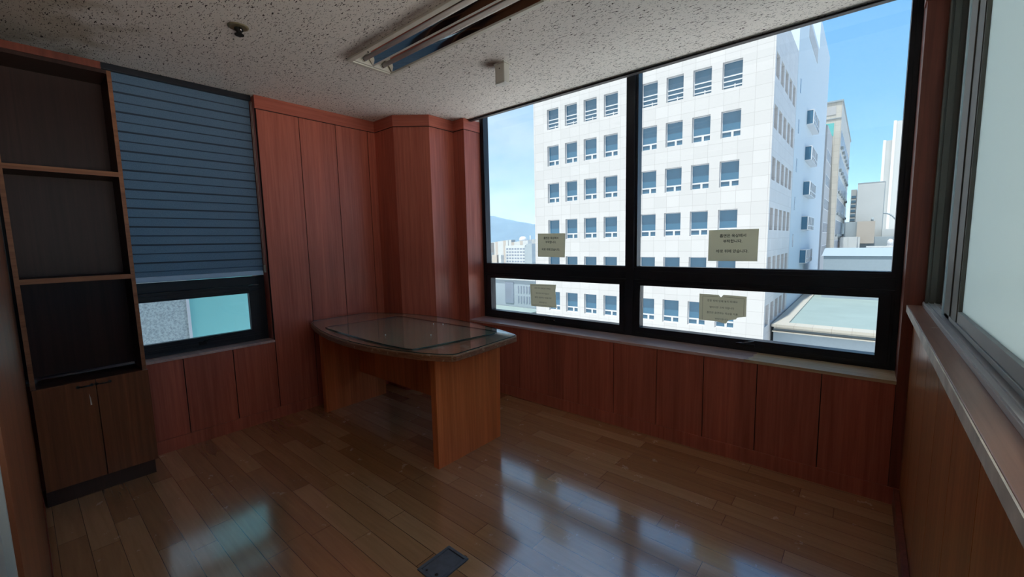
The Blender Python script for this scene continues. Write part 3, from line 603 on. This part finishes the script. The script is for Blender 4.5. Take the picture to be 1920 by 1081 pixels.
# ================================================================== OUTSIDE
def clad(name, col, w, h, mortar, joint, rough=0.5, vary=0.04, axis='y', spec=0.4):
    M_, t, b, o = newmat(name)
    tc = _n(t, 'ShaderNodeTexCoord'); sp = _n(t, 'ShaderNodeSeparateXYZ', {0: tc.outputs['Object']})
    nm = _n(t, 'ShaderNodeNewGeometry'); sn = _n(t, 'ShaderNodeSeparateXYZ', {0: nm.outputs['Normal']})
    ab = _n(t, 'ShaderNodeMath', {0: sn.outputs[0]}, operation='ABSOLUTE'); gt = _n(t, 'ShaderNodeMath', {0: ab.outputs[0], 1: 0.5}, operation='GREATER_THAN')
    u = _n(t, 'ShaderNodeMix', {0: gt.outputs[0], 2: sp.outputs[0], 3: sp.outputs[1]}, data_type='FLOAT')
    cb = _n(t, 'ShaderNodeCombineXYZ', {0: u.outputs[0], 1: sp.outputs[2]})
    br = _n(t, 'ShaderNodeTexBrick', {'Vector': cb.outputs[0], 'Color1': tuple(c * (1 - vary) for c in col), 'Color2': tuple(min(1, c * (1 + vary)) for c in col), 'Mortar': joint, 'Scale': 1.0, 'Mortar Size': mortar, 'Brick Width': w, 'Row Height': h})
    br.offset = 0.0
    t.links.new(br.outputs['Color'], b.inputs['Base Color']); b.inputs['Roughness'].default_value = rough; b.inputs['Specular IOR Level'].default_value = spec
    return M_
m_b1 = clad('white_granite', (0.49, 0.50, 0.51), 0.90, 0.785, 0.010, (0.36, 0.36, 0.37))
m_b2 = plain('white_render', (0.44, 0.53, 0.60), 0.7, vary=0.02)
m_b3 = plain('grey_render', (0.36, 0.38, 0.40), 0.7, vary=0.03)
m_b4 = clad('cream_tile', (0.43, 0.43, 0.40), 0.6, 0.9, 0.02, (0.33, 0.33, 0.31))
m_farw = plain('far_white', (0.42, 0.46, 0.48), 0.8, vary=0.03, vscale=.3)
m_farg = plain('far_grey', (0.26, 0.32, 0.36), 0.8, vary=0.05, vscale=.3)
m_farb = plain('far_beige', (0.36, 0.34, 0.31), 0.8, vary=0.03, vscale=.3)
m_bluew = plain('blue_facade_glass', (0.04, 0.14, 0.24), 0.08, spec=0.9, vary=0.25, vscale=0.35)
m_bluew2 = plain('side_facade_glass', (0.17, 0.22, 0.29), 0.25, spec=0.6, vary=0.1, vscale=0.5)
m_wframe = plain('white_window_frame', (0.55, 0.58, 0.62), 0.4)
m_roofgreen = plain('roof_membrane', (0.21, 0.28, 0.28), 0.7, vary=0.06, vscale=.5)
m_parapet = clad('parapet_stone', (0.38, 0.37, 0.33), 1.0, 3.0, 0.015, (0.3, 0.28, 0.25))
m_roofwall = plain('roof_wall', (0.27, 0.34, 0.40), 0.7, vary=0.03)

def holed(mb, axis, c, depth, a0, a1, z0, z1, holes, mi=0):
    """front skin on plane (axis=c) with rectangular openings and their reveals; a runs along the other horizontal axis"""
    A = sorted({a0, a1, *[h[0] for h in holes], *[h[1] for h in holes]}); Z = sorted({z0, z1, *[h[2] for h in holes], *[h[3] for h in holes]})
    P = (lambda a, z, dd=0: (a, c + dd, z)) if axis == 'y' else (lambda a, z, dd=0: (c - dd, a, z))
    for i in range(len(A) - 1):
        for j in range(len(Z) - 1):
            ca, cz = (A[i] + A[i + 1]) / 2, (Z[j] + Z[j + 1]) / 2
            if any(h[0] < ca < h[1] and h[2] < cz < h[3] for h in holes): continue
            q = [P(A[i], Z[j]), P(A[i + 1], Z[j]), P(A[i + 1], Z[j + 1]), P(A[i], Z[j + 1])]
            mb.add(q, [(0, 1, 2, 3)], mi)
    for h in holes:
        for (p, q) in (((h[0], h[2]), (h[1], h[2])), ((h[1], h[2]), (h[1], h[3])), ((h[1], h[3]), (h[0], h[3])), ((h[0], h[3]), (h[0], h[2]))):
            mb.add([P(*p), P(*q), P(*q, depth), P(*p, depth)], [(0, 1, 2, 3)], mi)
    return mb

# --- white office block opposite
B1 = thing('office_building', (-10.5, 34, -20), 'white stone clad office block with rows of square blue windows across the street', 'building')
c0 = [-18.2, -16.4, -14.6, -12.8, -9.75, -7.95, -6.15, -4.33]
tops = [12.5, 9.45, 6.3, 3.16, 0.0, -3.14, -6.28]
fh = [(x, x + 1.17, z - 1.68, z) for z in tops for x in c0]
ys = [28.35, 30.2, 32.05, 33.9, 35.75]
sh = [(y, y + 1.25, z - 1.42, z) for z in tops for y in ys]
w = MB(); holed(w, 'y', 28.0, 0.30, -19.65, -1.397, -20, 15.35, fh); holed(w, 'x', -1.397, 0.30, 28.0, 37.7, -20, 15.35, sh)
w.box(-19.64, -1.70, 28.30, 37.69, -20, 15.2).box(-19.65, -1.397, 28.0, 28.3, 15.35, 15.36).box(-1.7, -1.397, 28.3, 37.7, 15.35, 15.36).add([(-19.65, 28, -20), (-19.65, 28, 15.35), (-19.65, 37.7, 15.35), (-19.65, 37.7, -20)], [(0, 1, 2, 3)])
obj('wall', w, m_b1, B1)
def win_front(x, z, kind, rot=False):
    ww, hh, yy = 1.17, 1.68, 28.22
    f = MB()
    f.box(x + .0, x + .05, yy, yy + .07, z - hh, z).box(x + ww - .05, x + ww, yy, yy + .07, z - hh, z).box(x + .05, x + ww - .05, yy, yy + .07, z - .05, z).box(x + .05, x + ww - .05, yy, yy + .07, z - hh, z - hh + .07)
    if kind == 0:
        for fz in (.50, .68, .86): f.box(x, x + ww, yy - .03, yy, z - hh * fz - .075, z - hh * fz + .0)
        f.box(x + ww * .58, x + ww * .63, yy - .02, yy + .05, z - hh, z - hh * .82)
    else:
        f.box(x + .05, x + ww - .05, yy - .02, yy + .06, z - hh * .72 - .10, z - hh * .72); f.box(x + ww * .5, x + ww * .62, yy - .02, yy + .06, z - hh, z - hh * .72 - .1)
    return f
win_mats = [m_wframe, plain('window_shade', (0.30, 0.36, 0.42), .5)]
protoF = {}
for r_i, zt in enumerate(tops):
    for x in c0:
        k = 0 if r_i == 0 else 1
        if k not in protoF:
            o_ = obj('window', win_front(x, zt, k), m_wframe, B1)
            obj('pane', MB().box(x + .04, x + 1.13, 28.25, 28.27, zt - 1.62, zt - .04), m_bluew, o_)
            protoF[k] = (o_, x, zt)
        else:
            o0, px, pz = protoF[k]; cp = o0.copy(); COL.objects.link(cp); cp.parent = B1; cp.location = (x - px, 0, zt - pz)
            for chd in o0.children: cc = chd.copy(); COL.objects.link(cc); cc.parent = cp
pr = None
for zt in tops[:-1]:
    for y in ys:
        if pr is None:
            f = MB().box(-1.63, -1.58, y, y + .06, zt - 1.42, zt).box(-1.63, -1.58, y + 1.19, y + 1.25, zt - 1.42, zt).box(-1.63, -1.58, y + .06, y + 1.19, zt - .06, zt).box(-1.63, -1.58, y + .06, y + 1.19, zt - 1.42, zt - 1.36)
            o_ = obj('window', f, m_b3, B1); obj('pane', MB().box(-1.62, -1.60, y + .05, y + 1.2, zt - 1.38, zt - .04), m_bluew2, o_); pr = (o_, y, zt)
        else:
            o0, py, pz = pr; cp = o0.copy(); COL.objects.link(cp); cp.parent = B1; cp.location = (0, y - py, zt - pz)
            for chd in o0.children: cc = chd.copy(); COL.objects.link(cc); cc.parent = cp

# --- pale tower with bay windows
B2 = thing('bay_window_building', (-6, 50, -20), 'pale plain walled tower with a column of projecting bay windows', 'building')
obj('wall', MB().box(-15, -1.39, 37.72, 52.5, -20, 20.2).box(-15, -1.39, 52.5, 65.3, -20, 23.3), m_b2, B2)
obj('parapet_shade_strip', MB().box(-1.392, -1.36, 43.6, 51.0, 18.4, 19.7), m_b3, B2)  # grey strip standing in for the shade beneath the parapet
pr = None
for k, zt in enumerate((12.55, 9.38, 6.24, 3.05, -0.05)):
    f = MB().box(-1.392, -0.87, 45.0, 50.3, zt + .02, zt + .08).box(-1.392, -0.87, 45.0, 50.3, zt - 1.20, zt - 1.15)
    f.box(-0.93, -0.86, 44.98, 45.25, zt - 1.15, zt + .02)
    for yy in (46.4, 47.8, 49.1, 50.15): f.box(-0.93, -0.86, yy, yy + .14, zt - 1.15, zt + .02)
    f.box(-0.92, -0.865, 45.2, 50.2, zt - .82, zt - .74)
    if pr is None:
        o_ = obj('bay_window', f, m_wframe, B2); obj('pane', MB().box(-1.392, -0.90, 45.03, 50.27, zt - 1.15, zt + .02), m_bluew, o_); pr = (o_, zt)
    else:
        cp = pr[0].copy(); COL.objects.link(cp); cp.parent = B2; cp.location = (0, 0, zt - pr[1])
        for chd in pr[0].children: cc = chd.copy(); COL.objects.link(cc); cc.parent = cp
for z in (12.8, 9.65, 6.55, 3.45, 0.4, -2.7): obj('slit_window', MB().box(-1.392, -1.375, 39.45, 39.85, z, z + 1.1), m_bluew2, B2)

# --- grey side block with the green glass top, then cream office tower
B3 = thing('grey_side_building', (-3, 70, -20), 'narrow grey block with window bands between the pale tower and the cream tiled tower', 'building')
obj('wall', MB().box(-8, -1.2, 65.35, 74.8, -20, 15.2), m_b3, B3)
for z in (12.5, 9.3, 6.2, 3.1, 0.0): 
    f = obj('window_band', MB().box(-1.202, -1.17, 66.2, 74.2, z - 1.45, z), m_wframe, B3)
    p_ = MB()
    for i in range(5): p_.box(-1.171, -1.155, 66.35 + i * 1.57, 66.35 + i * 1.57 + 1.4, z - 1.35, z - .1)
    obj('panes', p_, m_bluew2, f)
B4 = thing('cream_office_tower', (-4, 92, -20), 'cream tiled office tower with a roof vent and long window rows on its side', 'building')
obj('wall', MB().box(-9, -0.335, 75, 110, -20, 20.15), m_b4, B4)
obj('roof_vent', MB().box(-2.5, -1.0, 74.94, 75.01, 18.45, 19.6), m_b3, B4)
obj('green_glass', MB().box(-2.5, -1.14, 74.95, 75.01, 15.5, 17.3), plain('teal_glass', (0.12, 0.42, 0.42), 0.15, spec=.8), B4)
obj('roof_edge', MB().box(-9, -0.2, 74.85, 110, 20.15, 20.35).box(-9, -0.32, 74.9, 75.0, 17.85, 17.95), m_farg, B4)
for z in (16.4, 13.2, 10.0, 6.8, 3.6, 0.6):
    f = obj('window_row', MB().box(-0.337, -0.30, 75.8, 109.5, z - 2.2, z), m_wframe, B4)
    p_ = MB()
    for i in range(14): p_.box(-0.301, -0.28, 76.0 + i * 2.4, 78.0 + i * 2.4, z - 2.1, z - .1)
    obj('panes', p_, m_bluew2, f)
    for i in range(6): obj('air_conditioner', MB().box(-0.30, -0.02, 77.5 + i * 5, 78.4 + i * 5, z - 2.5, z - 2.1), m_farg, B4)

# --- low roof with parapet in front of them
B6 = thing('low_roof_building', (5, 38, -20), 'low building below with pale green flat roof and cream stone parapet', 'building')
w = MB().box(-0.62, 16, 30.9, 56, -20, -6.2); w.box(-1.0, 16, 30.5, 56, -9, -6.4)
obj('wall', MB().box(-1.2, 16, 30.6, 56, -20, -4.9), m_roofwall, B6)
obj('parapet', MB().box(-1.28, 16, 30.2, 31.35, -4.78, -4.6).box(-1.28, -0.42, 31.35, 56, -4.78, -4.6).box(-1.15, 16, 30.32, 30.9, -4.9, -4.78).box(-1.15, -0.6, 30.9, 56, -4.9, -4.78), m_parapet, B6)
obj('cornice', MB().box(-1.25, 16, 30.26, 30.6, -5.15, -5.08).box(-1.2, 16, 30.52, 30.6, -6.25, -6.15), m_parapet, B6)
obj('roof_surface', MB().box(-0.42, 16, 31.35, 56, -4.9, -4.72), m_roofgreen, B6)
obj('rooftop_block', MB().box(0.25, 14, 48, 55, -4.72, -0.66).prism_x([(47.9, -0.66), (55, -0.66), (55, -.05), (51.5, -.02)], 0.1, 14), m_roofwall, B6)

# --- things further up the street
def block(name, x0, x1, y0, y1, zt, mat, label, group=None, extra=None, zb=-20):
    o = thing(name, ((x0 + x1) / 2, (y0 + y1) / 2, zb), label, 'building', group)
    obj('wall', MB().box(x0, x1, y0, y1, zb, zt), mat, o)
    if extra: extra(o, x0, x1, y0, y1, zt)
    return o
def apt_win(o, x0, x1, y0, y1, zt):
    for k in range(7): obj('window', MB().box(x0 + .1, x1 - .05, y0 - .05, y0 + .01, zt - 1.6 - k * .86, zt - 1.15 - k * .86), m_bluew, o)
block('apartment_tower', 0.55, 1.40, 101, 106, 9.8, m_farw, 'slim distant tower with a stack of dark window bands beside the blank grey building', extra=apt_win)
def cap(o, x0, x1, y0, y1, zt): obj('roof_edge', MB().box(x0 - .03, x1 + .05, y0 - .04, y1, zt, zt + .10).box(x1, x1 + .12, y0 - .02, y1, -2, zt), m_farg, o)
block('blank_wall_building', 1.55, 5.25, 98, 104, 10.55, m_farw, 'large pale building with a blank windowless wall up the street', extra=cap)
def beige(o, x0, x1, y0, y1, zt): obj('beige_wall', MB().box(x0 + 1.75, x1 + .02, y0 - .4, y0 - .02, -0.2, zt + .01), m_farb, o); obj('roof_pipe', MB().cyl((3.85, y0, zt), (3.85, y0, zt + .6), .18), m_farg, o)
block('beige_low_building', 0.15, 4.25, 92, 96, 3.55, m_farg, 'low building with grey left half and beige right half below the blank wall', extra=beige)
def joint(o, x0, x1, y0, y1, zt): obj('downpipe', MB().box(1.05, 1.12, y0 - .06, y0, -6, zt).box(x1 + .1, x1 + .35, y0 - .1, y0 + .5, -1.4, zt), m_farw, o)
block('panel_shed', 0.0, 2.15, 85, 90, 0.95, m_farw, 'cream rooftop shed with a vertical joint beside the cream tiled tower', extra=joint)
block('rooftop_annex', 3.30, 9.0, 86, 91, -0.65, m_farw, 'low pale annex roof just above the near flat roof')
block('street_block', 2.2, 9.0, 93, 96.5, 0.9, m_farg, 'grey blue low block between the annex and the arched roof')
def fins(o, x0, x1, y0, y1, zt): obj('corner_fin', MB().box(x0 - .25, x0 + .35, y0 - .15, y0 + .2, -5, zt + .2), m_wframe, o)
block('white_high_rise', 5.45, 7.2, 150, 158, 26.0, m_farw, 'shorter left half of the distant white high rise pair by the window frame', extra=fins)
block('white_high_rise', 7.25, 12.0, 149, 160, 30.5, m_farw, 'taller right half of the distant white high rise pair by the window frame', extra=fins)
ar = thing('arched_roof', (6.2, 97, 1), 'small curved roof rim beside the blank grey building', 'roof')
a_ = MB(); P = [(5.3 + 2.2 * math.sin(t * math.pi / 24), 96.8, 1.6 + 3.4 * math.cos(t * math.pi / 24)) for t in range(13)]
obj('curved_rim', a_.tube(P, .12, 8), m_farg, ar); obj('tank', MB().lathe((6.3, 90, -.6), [(.35, 0), (.42, .5), (.36, .9), (.15, 1.1)], 14).cyl((6.3, 90, -.6), (6.3, 90, -.68), .5), m_wframe, ar)
obj('wall', MB().box(5.3, 8.6, 97, 100, -5, 2.2), m_farw, ar)

# --- far left view: hill, distant town
B7 = thing('distant_office', (-165, 203, -40), 'white office block with four rows of small windows far off below the hill', 'building')
obj('wall', MB().box(-173.1, -157.0, 200, 210, -40, -0.8), m_farw, B7)
obj('side_wing', MB().box(-155.4, -151.0, 199, 206, -12, 0.15).box(-157.0, -155.0, 199.5, 209, -40, -1.4), m_farg, B7)
for r_i in range(5):
    p_ = MB()
    for i in range(7): p_.box(-172.2 + i * 2.22, -170.7 + i * 2.22, 199.9, 200.01, -3.4 - r_i * 1.95, -2.5 - r_i * 1.95)
    obj('window_row', p_, m_bluew2, B7)
random.seed(4)
for i in range(22):
    x = -196 + i * 2.3; y = 235 + (i * 37) % 40; h_ = 1.2 + ((i * 53) % 17) / 9.0
    k_ = (y + 2.65) / 202.65; xs = 3.4 + (x + 4) * k_; wd = 2.4 + ((i * 29) % 7) * .35
    lb = 'tiny white rooftop in the distant row under the hill'
    o_ = obj('distant_house', MB().box(xs, xs + wd, y, y + 5, -30, 1.3 + (h_ - 1.3) * k_ * .9), m_farw if i % 3 else m_farb); o_.name = 'distant_house'
    tag(o_, lb, 'building', 'tiny houses under the hill')
tk_ = thing('water_tank', (-196, 250, 0), 'round white rooftop tank on the distant skyline beside the hill', 'tank')
obj('tank_shell', MB().lathe((-198.5, 250, 0.6), [(1.6, 0), (2.7, 1.2), (3.0, 2.6), (2.5, 4.0), (1.2, 4.9)], 20), m_wframe, tk_)
obj('tank_mast', MB().cyl((-191.5, 250, 0), (-191.5, 250, 6.0), .35), m_wframe, tk_)
for (x, wd, zt, lb, mt) in ((-184.5, 2.0, -5.2, 'small pale block at the far left edge below the hill', m_farw), (-181.2, 4.2, -6.6, 'low cream house left of the distant office', m_farb), (-175.5, 2.0, -6.6, 'narrow pale house touching the distant office', m_farw)):
    o_ = obj('distant_block', MB().box(x, x + wd, 196, 199, -40, zt), mt); tag(o_, lb, 'building')

B5 = thing('blue_shaded_building', (-37, 49, -20), 'bluish low building with slot windows, left of the white office block', 'building')
obj('wall', MB().box(-44, -32.9, 45.5, 56, -20, -4.35), m_roofwall, B5)  # blue-grey wall colour stands in for shade on this front
p_ = MB()
obj('glass_bay', MB().box(-38.7, -37.0, 45.42, 45.5, -7.9, -4.7), m_bluew2, B5)
for z in (-5.2, -6.7):
    p_ = MB()
    for i in range(5): p_.box(-36.2 + i * .52, -36.0 + i * .52, 45.44, 45.5, z - 1.0, z)
    obj('slot_windows', p_, m_bluew2, B5)
obj('roof_edge', MB().box(-44, -32.8, 45.3, 56, -4.35, -4.2), m_farw, B5)
obj('lower_roof', MB().box(-44, -31.5, 41, 45.4, -20, -8.4), m_roofgreen, B5)

# hill
m_hill = plain('wooded_hill', (0.045, 0.07, 0.085), 0.95, vary=0.3, vscale=0.02)  # base colour carries some of the distance haze blue
hv = []; nx, ny = 90, 26
for j in range(ny):
    for i in range(nx):
        x = -1700 + i * 22.0; y = 1000 + j * 34.0
        u = (x + 1090) / 160.0
        ridge = 96 - 0.16 * (x + 1090) if x > -1090 else 96 - 0.05 * abs(x + 1090)
        ridge += 5 * math.sin(x * .021) + 3 * math.sin(x * .05 + 1)
        prof = math.exp(-((y - 1200) / (120 if y < 1200 else 260)) ** 2)
        hv.append((x, y, max(-22, -25 + (ridge + 25) * prof + 2.5 * math.sin(x * .07 + y * .03) * prof)))
hm = MB().add(hv, [(j * nx + i, j * nx + i + 1, (j + 1) * nx + i + 1, (j + 1) * nx + i) for j in range(ny - 1) for i in range(nx - 1)], 0, True)
hl = obj('wooded_hill', hm, m_hill); tag(hl, 'long blue hazy wooded hill on the horizon at the left', 'hill')
struct('ground', MB().box(-2500, 2500, 0.5, 3500, -21, -20), plain('city_ground', (0.80, 0.78, 0.75), 0.9, vary=0.2, vscale=.05))

# --- neighbour beyond the left window
NB = thing('neighbouring_wall', (-3.4, -2, -20), 'speckled granite and teal panel wall seen through the lower left window', 'building')
m_gran, t, b, o = newmat('speckled_granite')
tcg = _n(t, 'ShaderNodeTexCoord'); ng = _n(t, 'ShaderNodeTexNoise', {'Vector': tcg.outputs['Object'], 'Scale': 38.0, 'Detail': 3.0, 'Roughness': 0.8})
t.links.new(ramp(t, ng.outputs[0], [(0.36, (0.24, 0.29, 0.31)), (0.60, (0.44, 0.52, 0.53))]), b.inputs['Base Color']); b.inputs['Roughness'].default_value = .8
obj('granite_wall', MB().box(-3.5, -3.0, -9, -1.335, -20, 7), m_gran, NB)
obj('white_joint', MB().box(-3.5, -2.98, -1.335, -1.305, -20, 7), m_wframe, NB)
obj('teal_panel', MB().box(-3.5, -3.02, -1.305, 3.2, -20, 7), plain('teal_panel', (0.22, 0.56, 0.55), .35, vary=.06, vscale=.7), NB)

# --- summer haze over the far town
hz = D.materials.new('haze'); hz.use_nodes = True; t = hz.node_tree; t.nodes.clear()
vo = t.nodes.new('ShaderNodeOutputMaterial'); vs_ = t.nodes.new('ShaderNodeVolumeScatter'); vs_.inputs['Color'].default_value = (0.38, 0.66, 1.0, 1); vs_.inputs['Density'].default_value = 0.00042; vs_.inputs['Anisotropy'].default_value = 0.0
t.links.new(vs_.outputs[0], vo.inputs['Volume'])
USE_HAZE = True; SC.cycles.volume_bounces = 2; SC.cycles.diffuse_bounces = 7
if USE_HAZE:
    h_ = obj('haze', MB().box(-2400, 600, 180, 3400, -19.9, 140), hz); tag(h_, 'blue summer haze hanging over the distant town and hill', 'haze', kind='stuff')
